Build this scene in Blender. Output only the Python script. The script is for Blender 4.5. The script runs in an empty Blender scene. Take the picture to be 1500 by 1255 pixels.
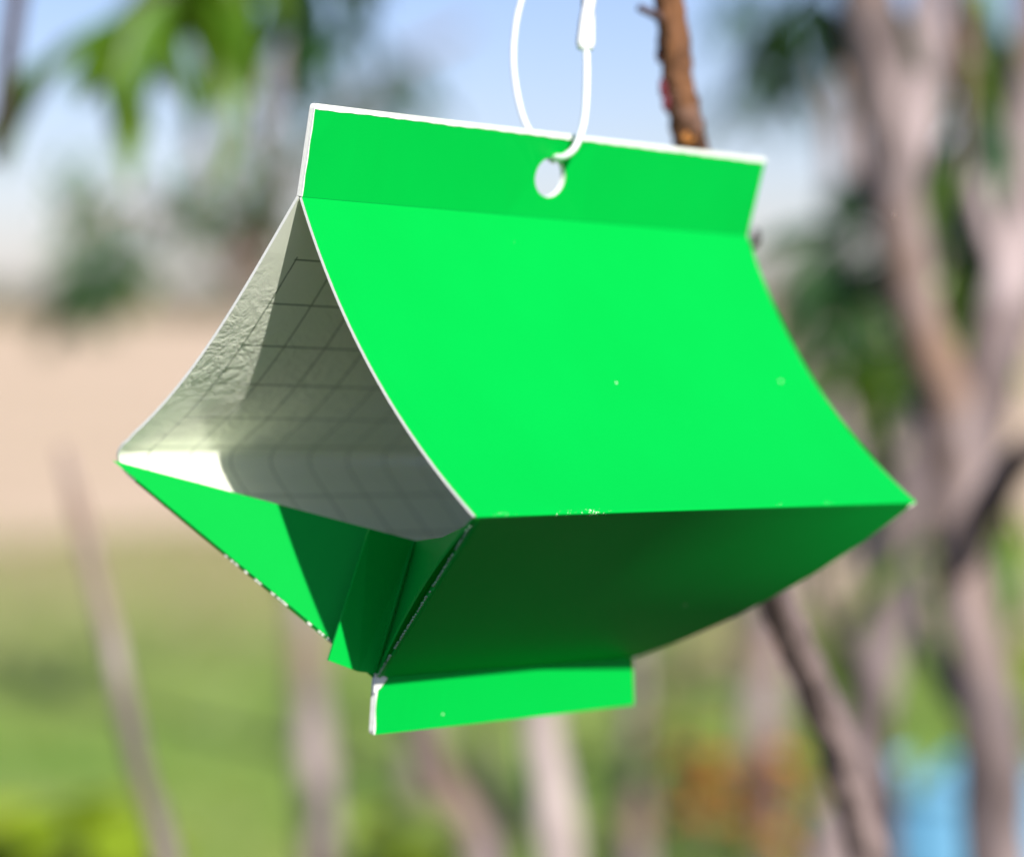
import bpy, bmesh, math, random
import numpy as np
from mathutils import Vector, Matrix, noise

random.seed(7)
R = math.radians
scene = bpy.context.scene
COL = scene.collection

# ------------------------------------------------------------------ camera
CAM_H = 1.40
PITCH = R(2.8)
F = 4000.0                       # focal length in pixels of a 1500 px wide picture
cam_data = bpy.data.cameras.new('camera')
cam = bpy.data.objects.new('camera', cam_data)
COL.objects.link(cam)
cam.location = (0, 0, CAM_H)
cam.rotation_euler = (math.pi / 2 - PITCH, 0, 0)
cam_data.sensor_width = 36
cam_data.lens = 36 * F / 1500
cam_data.clip_start = 0.05
cam_data.clip_end = 3000
cam_data.dof.use_dof = True
cam_data.dof.focus_distance = 0.748
cam_data.dof.aperture_fstop = 5.2
cam_data.dof.aperture_blades = 0
scene.camera = cam

CP, SP = math.cos(PITCH), math.sin(PITCH)


def W(p):
    """camera-side metres (right, down, forward) -> world"""
    x, y, z = p
    return Vector((x, z * CP - y * SP, CAM_H - z * SP - y * CP))


def WD(d):
    x, y, z = d
    return Vector((x, z * CP - y * SP, -z * SP - y * CP))


def at(px, py, z):
    return W(((px - 750) / F * z, (py - 627.5) / F * z, z))


# ------------------------------------------------------------------ light
az, el = R(157.0), R(30.5)
to_sun = WD((math.cos(el) * math.sin(az), -math.sin(el), math.cos(el) * math.cos(az))).normalized()
SUN_EL = math.asin(to_sun.z)
SUN_AZ = math.atan2(to_sun.x, to_sun.y)          # clockwise from +Y

world = bpy.data.worlds.new('World')
scene.world = world
world.use_nodes = True
wn = world.node_tree
for n in list(wn.nodes):
    wn.nodes.remove(n)
wo = wn.nodes.new('ShaderNodeOutputWorld')
bg = wn.nodes.new('ShaderNodeBackground')
sky = wn.nodes.new('ShaderNodeTexSky')
sky.sky_type = 'NISHITA'
sky.sun_disc = False
sky.sun_elevation = SUN_EL
sky.sun_rotation = SUN_AZ
sky.air_density = 1.0
sky.dust_density = 0.4
sky.ozone_density = 3.0
bg.inputs['Strength'].default_value = 0.088
tint = wn.nodes.new('ShaderNodeMix')
tint.data_type = 'RGBA'
tint.blend_type = 'MULTIPLY'
tint.inputs[0].default_value = 1.0
tint.inputs[7].default_value = (0.80, 0.76, 0.95, 1)
wn.links.new(sky.outputs[0], tint.inputs[6])
wn.links.new(tint.outputs[2], bg.inputs[0])
wn.links.new(bg.outputs[0], wo.inputs[0])

sl = bpy.data.lights.new('sun', 'SUN')
sl.energy = 5.0
sl.angle = R(0.5)
sl.color = (1.0, 0.955, 0.89)
sun = bpy.data.objects.new('sun', sl)
COL.objects.link(sun)
sun.rotation_euler = to_sun.to_track_quat('Z', 'Y').to_euler()

scene.view_settings.view_transform = 'Standard'
scene.view_settings.look = 'None'
scene.view_settings.exposure = 0.62
scene.view_settings.gamma = 1
scene.view_settings.use_curve_mapping = False
scene.cycles.use_denoising = True
scene.cycles.max_bounces = 8
scene.cycles.diffuse_bounces = 6
scene.cycles.transparent_max_bounces = 8
scene.cycles.caustics_reflective = False
scene.cycles.caustics_refractive = False


# ------------------------------------------------------------------ materials
class NT:
    def __init__(s, name, rough=0.6, spec=0.5):
        s.m = bpy.data.materials.new(name)
        s.m.use_nodes = True
        s.t = s.m.node_tree
        s.b = s.t.nodes['Principled BSDF']
        s.b.inputs['Roughness'].default_value = rough
        s.b.inputs['Specular IOR Level'].default_value = spec

    def n(s, kind, **kw):
        nd = s.t.nodes.new(kind)
        for k, v in kw.items():
            if hasattr(nd, k):
                setattr(nd, k, v)
            else:
                nd.inputs[k.replace('_', ' ')].default_value = v
        return nd

    def l(s, a, b):
        s.t.links.new(a, b)

    def coord(s, which='Object', scale=None):
        tc = s.n('ShaderNodeTexCoord')
        if scale is None:
            return tc.outputs[which]
        mp = s.n('ShaderNodeMapping')
        mp.inputs['Scale'].default_value = scale
        s.l(tc.outputs[which], mp.inputs[0])
        return mp.outputs[0]

    def noise(s, vec, scale, detail=4, rough=0.55, dist=0.0):
        nd = s.n('ShaderNodeTexNoise')
        nd.inputs['Scale'].default_value = scale
        nd.inputs['Detail'].default_value = detail
        nd.inputs['Roughness'].default_value = rough
        nd.inputs['Distortion'].default_value = dist
        s.l(vec, nd.inputs['Vector'])
        return nd.outputs['Fac']

    def math(s, op, a, b=None, c=None):
        nd = s.n('ShaderNodeMath', operation=op)
        for i, v in enumerate((a, b, c)):
            if v is None:
                continue
            if isinstance(v, (int, float)):
                nd.inputs[i].default_value = v
            else:
                s.l(v, nd.inputs[i])
        return nd.outputs[0]

    def ramp(s, fac, stops):
        nd = s.n('ShaderNodeValToRGB')
        e = nd.color_ramp.elements
        while len(e) < len(stops):
            e.new(0.5)
        for k, (p, c) in enumerate(stops):
            e[k].position = p
            e[k].color = (*c, 1) if len(c) == 3 else c
        s.l(fac, nd.inputs[0])
        return nd.outputs[0]

    def mix(s, fac, a, b):
        nd = s.n('ShaderNodeMix', data_type='RGBA')
        for sock, v in ((nd.inputs[0], fac), (nd.inputs[6], a), (nd.inputs[7], b)):
            if isinstance(v, tuple):
                sock.default_value = (*v, 1)
            elif isinstance(v, (int, float)):
                sock.default_value = v
            else:
                s.l(v, sock)
        return nd.outputs[2]

    def bump(s, h, strength=0.3, dist=0.01):
        nd = s.n('ShaderNodeBump')
        nd.inputs['Strength'].default_value = strength
        nd.inputs['Distance'].default_value = dist
        s.l(h, nd.inputs['Height'])
        s.l(nd.outputs[0], s.b.inputs['Normal'])
        return nd

    def color(s, c):
        if isinstance(c, tuple):
            s.b.inputs['Base Color'].default_value = (*c, 1)
        else:
            s.l(c, s.b.inputs['Base Color'])


GREEN = (0.002, 0.60, 0.045)


def green_card():
    k = NT('green printed card', 0.46, 0.07)
    o = k.coord('Object')
    big = k.noise(o, 22, 3)
    fine = k.noise(o, 2600, 2)
    col = k.mix(big, (0.0, 0.37, 0.037), (0.0, 0.42, 0.047))
    # slight print mottling
    col = k.mix(k.math('MULTIPLY', fine, 0.55), col, (0.0, 0.32, 0.04))
    # tiny pale scuffs and dust specks
    v = k.n('ShaderNodeTexVoronoi')
    v.inputs['Scale'].default_value = 70
    v.inputs['Randomness'].default_value = 1.0
    k.l(o, v.inputs['Vector'])
    sp = k.math('LESS_THAN', v.outputs['Distance'], 0.035)
    sel = k.math('GREATER_THAN', k.n('ShaderNodeSeparateColor').outputs[0], 2)
    sc = k.n('ShaderNodeSeparateColor')
    k.l(v.outputs['Color'], sc.inputs[0])
    sel = k.math('GREATER_THAN', sc.outputs[0], 0.62)
    col = k.mix(k.math('MULTIPLY', k.math('MULTIPLY', sp, sel), 0.8), col, (0.6, 0.72, 0.6))
    # unprinted / worn rim, UV is in millimetres, stored in the second map as distance to the worn edge
    uv = k.n('ShaderNodeUVMap', uv_map='edge')
    sx = k.n('ShaderNodeSeparateXYZ')
    k.l(uv.outputs[0], sx.inputs[0])
    wob = k.math('MULTIPLY', k.math('SUBTRACT', k.noise(o, 260, 4), 0.5), 1.5)
    d = k.math('ADD', sx.outputs[0], wob)
    rim = k.math('LESS_THAN', d, 1.15)
    col = k.mix(rim, col, (0.80, 0.82, 0.76))
    # score line: the shade in its groove painted as darker green
    dl = sx.outputs[1]
    line = k.math('LESS_THAN', dl, 0.34)
    col = k.mix(k.math('MULTIPLY', line, 0.8), col, (0.0, 0.16, 0.02))
    # scuffed fold
    fold = k.n('ShaderNodeUVMap', uv_map='scuff')
    sf = k.n('ShaderNodeSeparateXYZ')
    k.l(fold.outputs[0], sf.inputs[0])
    n2 = k.noise(o, 900, 3, 0.7)
    n3 = k.noise(o, 28, 2)
    th = k.math('ADD', n2, k.math('MULTIPLY', k.math('SUBTRACT', n3, 0.5), 0.9))
    sc2 = k.math('MULTIPLY', k.math('GREATER_THAN', th, 0.73), k.math('LESS_THAN', sf.outputs[0], 0.9))
    col = k.mix(sc2, col, (0.55, 0.75, 0.5))
    k.color(col)
    h = k.math('ADD', k.math('MULTIPLY', k.noise(o, 1500, 3), 0.02), k.math('MULTIPLY', k.noise(o, 14, 2), 0.6))
    k.bump(h, 0.35, 0.002)
    return k.m


def inner_card():
    """white sticky inside with the printed counting grid; UV 'mm' is in millimetres"""
    k = NT('white glue coated card', 0.45, 0.5)
    uv = k.n('ShaderNodeUVMap', uv_map='mm')
    sx = k.n('ShaderNodeSeparateXYZ')
    k.l(uv.outputs[0], sx.inputs[0])
    o = k.coord('Object')
    wob = k.math('MULTIPLY', k.math('SUBTRACT', k.noise(o, 300, 3), 0.5), 0.35)

    def lines(c, step, off):
        q = k.math('ADD', k.math('SUBTRACT', c, off), wob)
        q = k.math('FRACT', k.math('DIVIDE', q, step))
        q = k.math('ABSOLUTE', k.math('SUBTRACT', q, 0.5))
        return k.math('GREATER_THAN', q, 0.5 - 0.27 / step)
    g1 = lines(sx.outputs[0], 16.0, 12.0)
    g2 = lines(sx.outputs[1], 16.0, 5.0)
    g = k.math('MAXIMUM', g1, g2)
    fade = k.ramp(k.math('DIVIDE', sx.outputs[1], 100.0), [(0.55, (1, 1, 1)), (0.95, (0.75, 0.75, 0.75))])
    g = k.math('MULTIPLY', g, fade)
    inside = k.math('MULTIPLY', k.math('GREATER_THAN', sx.outputs[0], 11.5), k.math('GREATER_THAN', sx.outputs[1], 20.0))
    g = k.math('MULTIPLY', g, inside)
    base = k.mix(k.noise(o, 60, 4), (0.79, 0.85, 0.68), (0.86, 0.89, 0.77))
    col = k.mix(k.math('MULTIPLY', g, 0.85), base, (0.06, 0.10, 0.05))
    k.color(col)
    # dragged glue: ridges and blobs
    st = k.coord('Object')
    n1 = k.noise(st, 120, 4, 0.6, 1.2)
    n2 = k.noise(st, 420, 3, 0.6, 0.8)
    h = k.math('ADD', k.math('MULTIPLY', n1, 1.0), k.math('MULTIPLY', n2, 0.35))
    gate = k.math('MULTIPLY', h, k.ramp(k.math('DIVIDE', sx.outputs[1], 120.0),
                                          [(0.16, (0.03, 0.03, 0.03)), (0.48, (1, 1, 1)), (0.78, (1, 1, 1)), (0.9, (0.2, 0.2, 0.2))]))
    k.bump(gate, 0.55, 0.0022)
    k.b.inputs['Coat Weight'].default_value = 1.0
    k.b.inputs['Coat Roughness'].default_value = 0.3
    return k.m


def plain(name, col, rough=0.6, var=0.15, scale=40, spec=0.4, bump=0.2, bdist=0.002, stretch=None):
    k = NT(name, rough, spec)
    o = k.coord('Object', stretch)
    n1 = k.noise(o, scale, 5, 0.6)
    a = tuple(c * (1 - var) for c in col)
    b = tuple(min(1, c * (1 + var)) for c in col)
    k.color(k.ramp(n1, [(0.3, a), (0.7, b)]))
    if bump:
        k.bump(k.noise(o, scale * 3, 4), bump, bdist)
    return k.m


def bark(name, dark, light, spots=None, scale=28):
    k = NT(name, 0.75, 0.3)
    o = k.coord('Object', (1, 1, 0.3))
    n1 = k.noise(o, scale, 6, 0.65, 0.6)
    c = k.ramp(n1, [(0.3, dark), (0.62, light)])
    if spots:
        n2 = k.noise(k.coord('Object'), scale * 0.45, 3)
        c = k.mix(k.ramp(n2, [(0.5, (0, 0, 0)), (0.66, (1, 1, 1))]), c, spots)
    n3 = k.noise(k.coord('Object', (1, 1, 0.55)), 7.0, 2, 0.5)
    c = k.mix(k.ramp(n3, [(0.40, (0.6, 0.6, 0.6)), (0.52, (0, 0, 0))]), c, tuple(x * 0.9 for x in dark))
    k.color(c)
    k.bump(k.noise(o, scale * 2.5, 5, 0.7), 0.7, 0.003)
    return k.m


def leaf_mat(name, c1, c2, tint, trans=0.45):
    k = NT(name, 0.4, 0.5)
    oi = k.n('ShaderNodeObjectInfo')
    c = k.mix(oi.outputs['Random'], c1, c2)
    n1 = k.noise(k.coord('Object'), 60, 3)
    c = k.mix(k.math('MULTIPLY', n1, 0.4), c, tuple(x * 0.6 for x in c1))
    k.color(c)
    tr = k.n('ShaderNodeBsdfTranslucent')
    tr.inputs[0].default_value = (*tint, 1)
    mx = k.n('ShaderNodeMixShader')
    mx.inputs[0].default_value = trans
    out = k.t.nodes['Material Output']
    k.l(k.b.outputs[0], mx.inputs[1])
    k.l(tr.outputs[0], mx.inputs[2])
    k.l(mx.outputs[0], out.inputs[0])
    return k.m


M_green = green_card()
M_inner = inner_card()
M_rim = plain('cut card edge', (0.78, 0.79, 0.73), 0.8, 0.08, 900, 0.3, 0.3, 0.0003)
M_string = plain('white nylon cord', (0.82, 0.82, 0.83), 0.35, 0.04, 500, 0.5, 0.25, 0.0003)
M_twig = bark('reddish brown twig bark', (0.05, 0.022, 0.012), (0.27, 0.115, 0.045), (0.22, 0.13, 0.10), 130)
_k = NT('sapling bark', 0.75, 0.3)
_o = _k.coord('Object', (1, 1, 0.3))
_n = _k.noise(_o, 120, 6, 0.65, 0.6)
_young = _k.ramp(_n, [(0.3, (0.035, 0.018, 0.012)), (0.66, (0.25, 0.11, 0.045))])
_n2 = _k.noise(_k.coord('Object'), 45, 3)
_young = _k.mix(_k.ramp(_n2, [(0.5, (0, 0, 0)), (0.66, (1, 1, 1))]), _young, (0.24, 0.15, 0.12))
_old = _k.ramp(_n, [(0.3, (0.10, 0.075, 0.07)), (0.62, (0.36, 0.27, 0.25))])
_s = _k.n('ShaderNodeSeparateXYZ')
_k.l(_k.coord('Object'), _s.inputs[0])
_k.color(_k.mix(_k.ramp(_k.math('MULTIPLY_ADD', _s.outputs[2], 4.0, -5.05), [(0.2, (0, 0, 0)), (0.7, (1, 1, 1))]), _old, _young))
_k.bump(_k.noise(_o, 300, 5, 0.7), 0.7, 0.002)
M_twig = _k.m
M_lenticel = plain('orange leaf scar', (0.55, 0.22, 0.05), 0.7, 0.25, 300)
M_bud = plain('dark red bud', (0.14, 0.02, 0.03), 0.6, 0.3, 300)
M_bark = bark('grey mauve bark', (0.09, 0.065, 0.06), (0.38, 0.305, 0.295), (0.24, 0.15, 0.10), 13)
M_bark_dark = bark('dark bark', (0.025, 0.018, 0.02), (0.09, 0.06, 0.06), None, 20)
M_bark_pale = bark('pale weathered bark', (0.26, 0.21, 0.19), (0.50, 0.42, 0.39), None, 14)
M_leaf = leaf_mat('peach leaf', (0.09, 0.22, 0.012), (0.19, 0.31, 0.03), (0.28, 0.42, 0.02))
M_leaf_dark = leaf_mat('dark leaf', (0.015, 0.06, 0.012), (0.035, 0.10, 0.02), (0.05, 0.13, 0.02), 0.3)
M_leaf_lime = leaf_mat('lime weed leaf', (0.32, 0.46, 0.02), (0.44, 0.52, 0.04), (0.42, 0.52, 0.03))
M_leaf_rust = leaf_mat('rusty leaf', (0.50, 0.18, 0.035), (0.62, 0.30, 0.06), (0.60, 0.24, 0.04), 0.3)
M_leaf_far = leaf_mat('far foliage', (0.12, 0.13, 0.07), (0.22, 0.20, 0.11), (0.12, 0.15, 0.06), 0.2)
M_blue = plain('blue plastic', (0.11, 0.29, 0.43), 0.35, 0.06, 8, 0.5, 0.1)
M_blue_lid = plain('pale blue plastic lid', (0.18, 0.42, 0.58), 0.4, 0.06, 8, 0.5, 0.1)


def prop(o, label=None, cat=None, group=None, kind=None):
    if label:
        o['label'] = label
    if cat:
        o['category'] = cat
    if group:
        o['group'] = group
    if kind:
        o['kind'] = kind
    return o


def empty(name, loc, label, cat, group=None, mat=None):
    o = bpy.data.objects.new(name, None)
    COL.objects.link(o)
    o.empty_display_size = 0.05
    o.matrix_world = mat if mat is not None else Matrix.Translation(loc)
    return prop(o, label, cat, group)


def link_mesh(name, verts, faces, mats, parent=None, smooth=False, fmat=None, uvs=None):
    """verts are world points; stored relative to the parent's frame"""
    inv = parent_world(parent).inverted() if parent is not None else Matrix.Identity(4)
    me = bpy.data.meshes.new(name)
    me.from_pydata([tuple(inv @ Vector(v)) for v in verts], [], faces)
    for m in (mats if isinstance(mats, (list, tuple)) else [mats]):
        me.materials.append(m)
    if fmat:
        me.polygons.foreach_set('material_index', fmat)
    if smooth:
        me.polygons.foreach_set('use_smooth', [True] * len(me.polygons))
    for nm, fn in (uvs or {}).items():
        ul = me.uv_layers.new(name=nm)
        for lp in me.loops:
            ul.data[lp.index].uv = fn[lp.vertex_index]
    me.update()
    o = bpy.data.objects.new(name, me)
    COL.objects.link(o)
    if parent is not None:
        o.parent = parent
    return o


def parent_world(p):
    m = p.matrix_basis.copy()
    q = p.parent
    while q is not None:
        m = q.matrix_basis @ m
        q = q.parent
    return m


# ------------------------------------------------------------------ ground, field, far hedge
def ground_mat():
    k = NT('orchard grass floor', 0.9, 0.2)
    o = k.coord('Object')
    n1 = k.noise(o, 0.55, 5, 0.6)
    n2 = k.noise(o, 7, 5, 0.7)
    c = k.ramp(n1, [(0.32, (0.13, 0.27, 0.035)), (0.5, (0.23, 0.36, 0.06)), (0.68, (0.38, 0.39, 0.12))])
    c = k.mix(k.math('MULTIPLY', n2, 0.5), c, (0.09, 0.13, 0.03))
    sx = k.n('ShaderNodeSeparateXYZ')
    k.l(o, sx.inputs[0])
    e = k.ramp(k.math('MULTIPLY_ADD', sx.outputs[1], 0.12, -1.02), [(0.0, (0, 0, 0)), (0.75, (1, 1, 1))])
    n4 = k.noise(o, 1.7, 4, 0.7)
    e = k.ramp(k.math('ADD', k.math('MULTIPLY', e, 0.55), k.math('MULTIPLY', n4, 0.7)), [(0.42, (0, 0, 0)), (0.85, (1, 1, 1))])
    c = k.mix(e, c, (0.42, 0.33, 0.18))
    k.color(c)
    k.bump(n2, 0.6, 0.05)
    return k.m


def field_mat():
    k = NT('bare tilled soil', 0.95, 0.15)
    o = k.coord('Object')
    n1 = k.noise(o, 0.10, 4, 0.6)
    n2 = k.noise(o, 5, 5, 0.7)
    c = k.ramp(n1, [(0.3, (0.55, 0.42, 0.27)), (0.7, (0.74, 0.56, 0.41))])
    c = k.mix(k.math('MULTIPLY', n2, 0.35), c, (0.36, 0.27, 0.18))
    k.color(c)
    k.bump(n2, 0.5, 0.05)
    return k.m


def sheet_ground(name, x0, x1, ys, z, mat, wave=0.0):
    vs, fs = [], []
    nx = 240
    for j, y in enumerate(ys):
        for i in range(nx + 1):
            x = x0 + (x1 - x0) * i / nx
            yy = y
            if j == 0 and wave:
                yy += wave * 0.3 * noise.noise(Vector((x * 0.8, 3.1, 0)))
                yy -= wave * 0.8 * min(max((x + 0.3) / 1.6, 0), 1)
            vs.append((x, yy, z))
    for j in range(len(ys) - 1):
        for i in range(nx):
            a = j * (nx + 1) + i
            fs.append((a, a + 1, a + nx + 2, a + nx + 1))
    o = link_mesh(name, vs, fs, mat)
    return prop(o, kind='structure')


sheet_ground('ground', -900, 900, [-30, 0, 20, 200, 1500], 0.0, ground_mat())
sheet_ground('ploughed_field', -120, 120, [15.5, 30, 60, 150], 0.02, field_mat(), 5.0)

k = NT('dark bounce absorber', 0.95, 0.2)  # dark strip added below the view to cut light bounced up onto the trap
n1 = k.noise(k.coord('Object'), 9, 6, 0.7)
k.color(k.ramp(n1, [(0.3, (0.025, 0.020, 0.012)), (0.7, (0.075, 0.06, 0.035))]))
k.bump(n1, 0.7, 0.03)
sheet_ground('bounce_absorber_strip', -60, 60, [-6.0, 0, 3, 6.2], 0.008, k.m, 0.3)

# grass blades between the trees
rng = np.random.default_rng(3)
N = 26000
y = 4.5 + 11.5 * rng.random(N) ** 0.8
x = (rng.random(N) - 0.5) * (2.4 + y * 0.62)
h = 0.035 + 0.075 * rng.random(N) ** 2
a = rng.random(N) * 6.283
wd = 0.0035 + 0.003 * rng.random(N)
lean = (rng.random((N, 2)) - 0.5) * 0.09
vs = np.zeros((N, 3, 3))
vs[:, 0] = np.c_[x - np.cos(a) * wd, y - np.sin(a) * wd, np.zeros(N)]
vs[:, 1] = np.c_[x + np.cos(a) * wd, y + np.sin(a) * wd, np.zeros(N)]
vs[:, 2] = np.c_[x + lean[:, 0], y + lean[:, 1], h]
me = bpy.data.meshes.new('grass')
me.from_pydata(vs.reshape(-1, 3).tolist(), [], np.arange(N * 3).reshape(-1, 3).tolist())
me.materials.append(leaf_mat('grass blade', (0.18, 0.26, 0.04), (0.27, 0.34, 0.08), (0.28, 0.36, 0.06), 0.3))
g = bpy.data.objects.new('grass', me)
COL.objects.link(g)
prop(g, 'short sunlit grass covering the orchard floor', 'grass', kind='stuff')


# leaf blade lying along +X, 1 unit long, folded on its midrib and drooping
def leaf_mesh(name, mat, width=0.13, droop=0.22, fold=0.05):
    prof = [(0, 0.02), (0.12, 0.45), (0.3, 0.92), (0.5, 1.0), (0.7, 0.8), (0.88, 0.42), (1.0, 0.0)]
    vs, fs = [], []
    for (t, w_) in prof:
        zc = -droop * t * t
        w_ *= width
        vs += [(t, -w_, zc + fold * w_ / width), (t, 0, zc), (t, w_, zc + fold * w_ / width)]
    for i in range(len(prof) - 1):
        a = i * 3
        fs += [(a, a + 1, a + 4, a + 3), (a + 1, a + 2, a + 5, a + 4)]
    me = bpy.data.meshes.new(name)
    me.from_pydata(vs, [], fs)
    me.materials.append(mat)
    me.polygons.foreach_set('use_smooth', [True] * len(fs))
    return me


LEAF = leaf_mesh('leaf', M_leaf)
LEAF_DARK = leaf_mesh('leaf_dark_green', M_leaf_dark)
LEAF_LIME = leaf_mesh('leaf_lime', M_leaf_lime, 0.28, 0.3)
LEAF_DRY = leaf_mesh('leaf_dry', leaf_mat('dry leaf', (0.36, 0.27, 0.15), (0.48, 0.38, 0.24), (0.35, 0.28, 0.15), 0.3), 0.2, 0.3)
LEAF_RUST = leaf_mesh('leaf_rust', M_leaf_rust, 0.22, 0.3)


def add_leaf(parent, base, direction, size, me, roll=0.0):
    o = bpy.data.objects.new('leaf', me)
    COL.objects.link(o)
    o.parent = parent
    d = Vector(direction).normalized()
    up = Vector((0, 0, 1))
    yv = up.cross(d)
    if yv.length < 0.05:
        yv = Vector((0, 1, 0))
    yv.normalize()
    zv = d.cross(yv)
    m = Matrix((d, yv, zv)).transposed().to_4x4() @ Matrix.Rotation(roll, 4, 'X') @ Matrix.Scale(size, 4)
    m.translation = Vector(base)
    o.matrix_basis = parent_world(parent).inverted() @ m
    return o


def tube_data(pts, radii, sides=10, rough=0.0, seed=0, sub=4, caps=True):
    """smooth tube through pts (Catmull-Rom), uneven radius"""
    P = [Vector(p) for p in pts]
    path, rad = [], []
    n = len(P)
    for i in range(n - 1):
        p0, p1, p2, p3 = P[max(i - 1, 0)], P[i], P[i + 1], P[min(i + 2, n - 1)]
        for s in range(sub):
            t = s / sub
            L_ = (p2 - p1).length
            m1 = (p2 - p0).normalized() * L_
            m2 = (p3 - p1).normalized() * L_
            path.append(p1 * (2 * t ** 3 - 3 * t * t + 1) + m1 * (t ** 3 - 2 * t * t + t) + p2 * (3 * t * t - 2 * t ** 3) + m2 * (t ** 3 - t * t))
            rad.append(radii[i] * (1 - t) + radii[i + 1] * t)
    path.append(P[-1])
    rad.append(radii[-1])
    vs, fs = [], []
    nrm = None
    m = len(path)
    for i in range(m):
        tg = (path[min(i + 1, m - 1)] - path[max(i - 1, 0)]).normalized()
        if nrm is None:
            nrm = tg.orthogonal().normalized()
        else:
            nrm = (nrm - tg * nrm.dot(tg)).normalized()
        bi = tg.cross(nrm)
        for k in range(sides):
            an = 2 * math.pi * k / sides
            r = rad[i]
            if rough:
                q = path[i] * (1.2 / max(rad[i], 1e-4) * 0.25)
                r *= 1 + rough * noise.noise(q + Vector((math.cos(an) * 1.3 + seed, math.sin(an) * 1.3, seed)))
            vs.append(path[i] + (nrm * math.cos(an) + bi * math.sin(an)) * r)
    for i in range(m - 1):
        for k in range(sides):
            a = i * sides + k
            b = i * sides + (k + 1) % sides
            fs.append((a, b, b + sides, a + sides))
    if caps:
        fs.append(tuple(range(sides))[::-1])
        fs.append(tuple((m - 1) * sides + k for k in range(sides)))
    return vs, fs


def join(*datas):
    V, Fc = [], []
    for v, f in datas:
        o = len(V)
        V += v
        Fc += [tuple(i + o for i in q) for q in f]
    return V, Fc


# ------------------------------------------------------------------ far hedge (one mass on the horizon)
def foliage_mass(name, centres, n, size, mat, label, cat, kind='stuff'):
    rs = np.random.default_rng(5)
    V, Fc = [], []
    for (cx, cy, cz, rx, ry, rz) in centres:
        for _ in range(n):
            d = rs.normal(size=3)
            d /= np.linalg.norm(d)
            r = rs.random() ** 0.45
            c = np.array([cx, cy, cz]) + d * r * np.array([rx, ry, rz])
            if c[2] < 0.05:
                c[2] = 0.05 + rs.random() * 0.3
            u = rs.normal(size=3); u /= np.linalg.norm(u)
            v = np.cross(u, rs.normal(size=3)); v /= np.linalg.norm(v)
            s = size * (0.5 + rs.random())
            k = len(V)
            V += [tuple(c - u * s), tuple(c + v * s * 0.6), tuple(c + u * s), tuple(c - v * s * 0.6)]
            Fc.append((k, k + 1, k + 2, k + 3))
    o = link_mesh(name, V, Fc, mat)
    return prop(o, label, cat, kind=kind)


cs = []
for i in range(60):
    xx = -62 + i * 2.1 + random.uniform(-.6, .6)
    hh = random.uniform(1.0, 1.7) + (0.7 if xx > 12 else 0)
    cs.append((xx, 165 + random.uniform(-4, 4), hh * 0.7, 1.9, 1.5, hh))
foliage_mass('far_treeline', cs, 160, 0.30, M_leaf_far, 'low dusky line of trees across the far edge of the field', 'trees')


# ------------------------------------------------------------------ orchard trees
def tree(name, label, cat, group, stems, bmat, base=None, leaf_spec=(), leaf_me=LEAF):
    """stems: list of [(px,py,z)...], [radii m]; first stem is the trunk"""
    first = stems[0]
    root = at(*first[0][0])
    b = Vector((root.x, root.y, 0)) if base is None else Vector(base)
    t = empty(name, b, label, cat, group)
    for i, (pp, rr) in enumerate(stems):
        rr = [float(np.interp(q / (len(pp) - 1), np.linspace(0, 1, len(rr)), rr)) for q in range(len(pp))]
        d = tube_data([at(*p) for p in pp], rr, 12, 0.35, i * 3.7 + b.x, 5)
        link_mesh('trunk' if i == 0 else 'limb', d[0], d[1], bmat, t, True)
    return t


def ground_pt(px, z):
    """pixel row where the floor lies at forward distance z"""
    # CAM_H - z*SP - y*CP = 0
    y = (CAM_H - z * SP) / CP
    return (px, 627.5 + y / z * F - 3, z)


def scatter_leaves(t, n, box, z0, z1, size, me, droop=0.8, seed=1, dirx=0.0):
    r = random.Random(seed)
    (x0, y0, x1, y1) = box
    for _ in range(n):
        px, py, z = r.uniform(x0, x1), r.uniform(y0, y1), r.uniform(z0, z1)
        a = r.uniform(0, 6.283)
        d = Vector((math.cos(a) * 0.7 + dirx, math.sin(a) * 0.7, -droop * r.uniform(0.2, 1.3)))
        add_leaf(t, at(px, py, z), d, size * r.uniform(0.7, 1.2), me, r.uniform(-1.2, 1.2))


def hang_leaves(t, a, b, n, size, me, seed=1, spread=0.9):
    """leaves along a twig from a to b (px,py,z)"""
    r = random.Random(seed)
    A, B = at(*a), at(*b)
    ax = (B - A).normalized()
    for i in range(n):
        p = A.lerp(B, (i + r.random() * 0.6) / n)
        ang = r.uniform(0, 6.283)
        d = ax * 0.6 + Vector((math.cos(ang), math.sin(ang) * 0.8, -r.uniform(0.1, 1.1))) * spread
        add_leaf(t, p, d, size * r.uniform(0.75, 1.2), me, r.uniform(-1, 1))
    d = tube_data([A, A.lerp(B, 0.5) + Vector((0, 0, 0.01)), B], [0.004, 0.003, 0.0015], 6, 0, 0, 3)
    link_mesh('twig', d[0], d[1], M_bark_dark, t, True)


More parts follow.
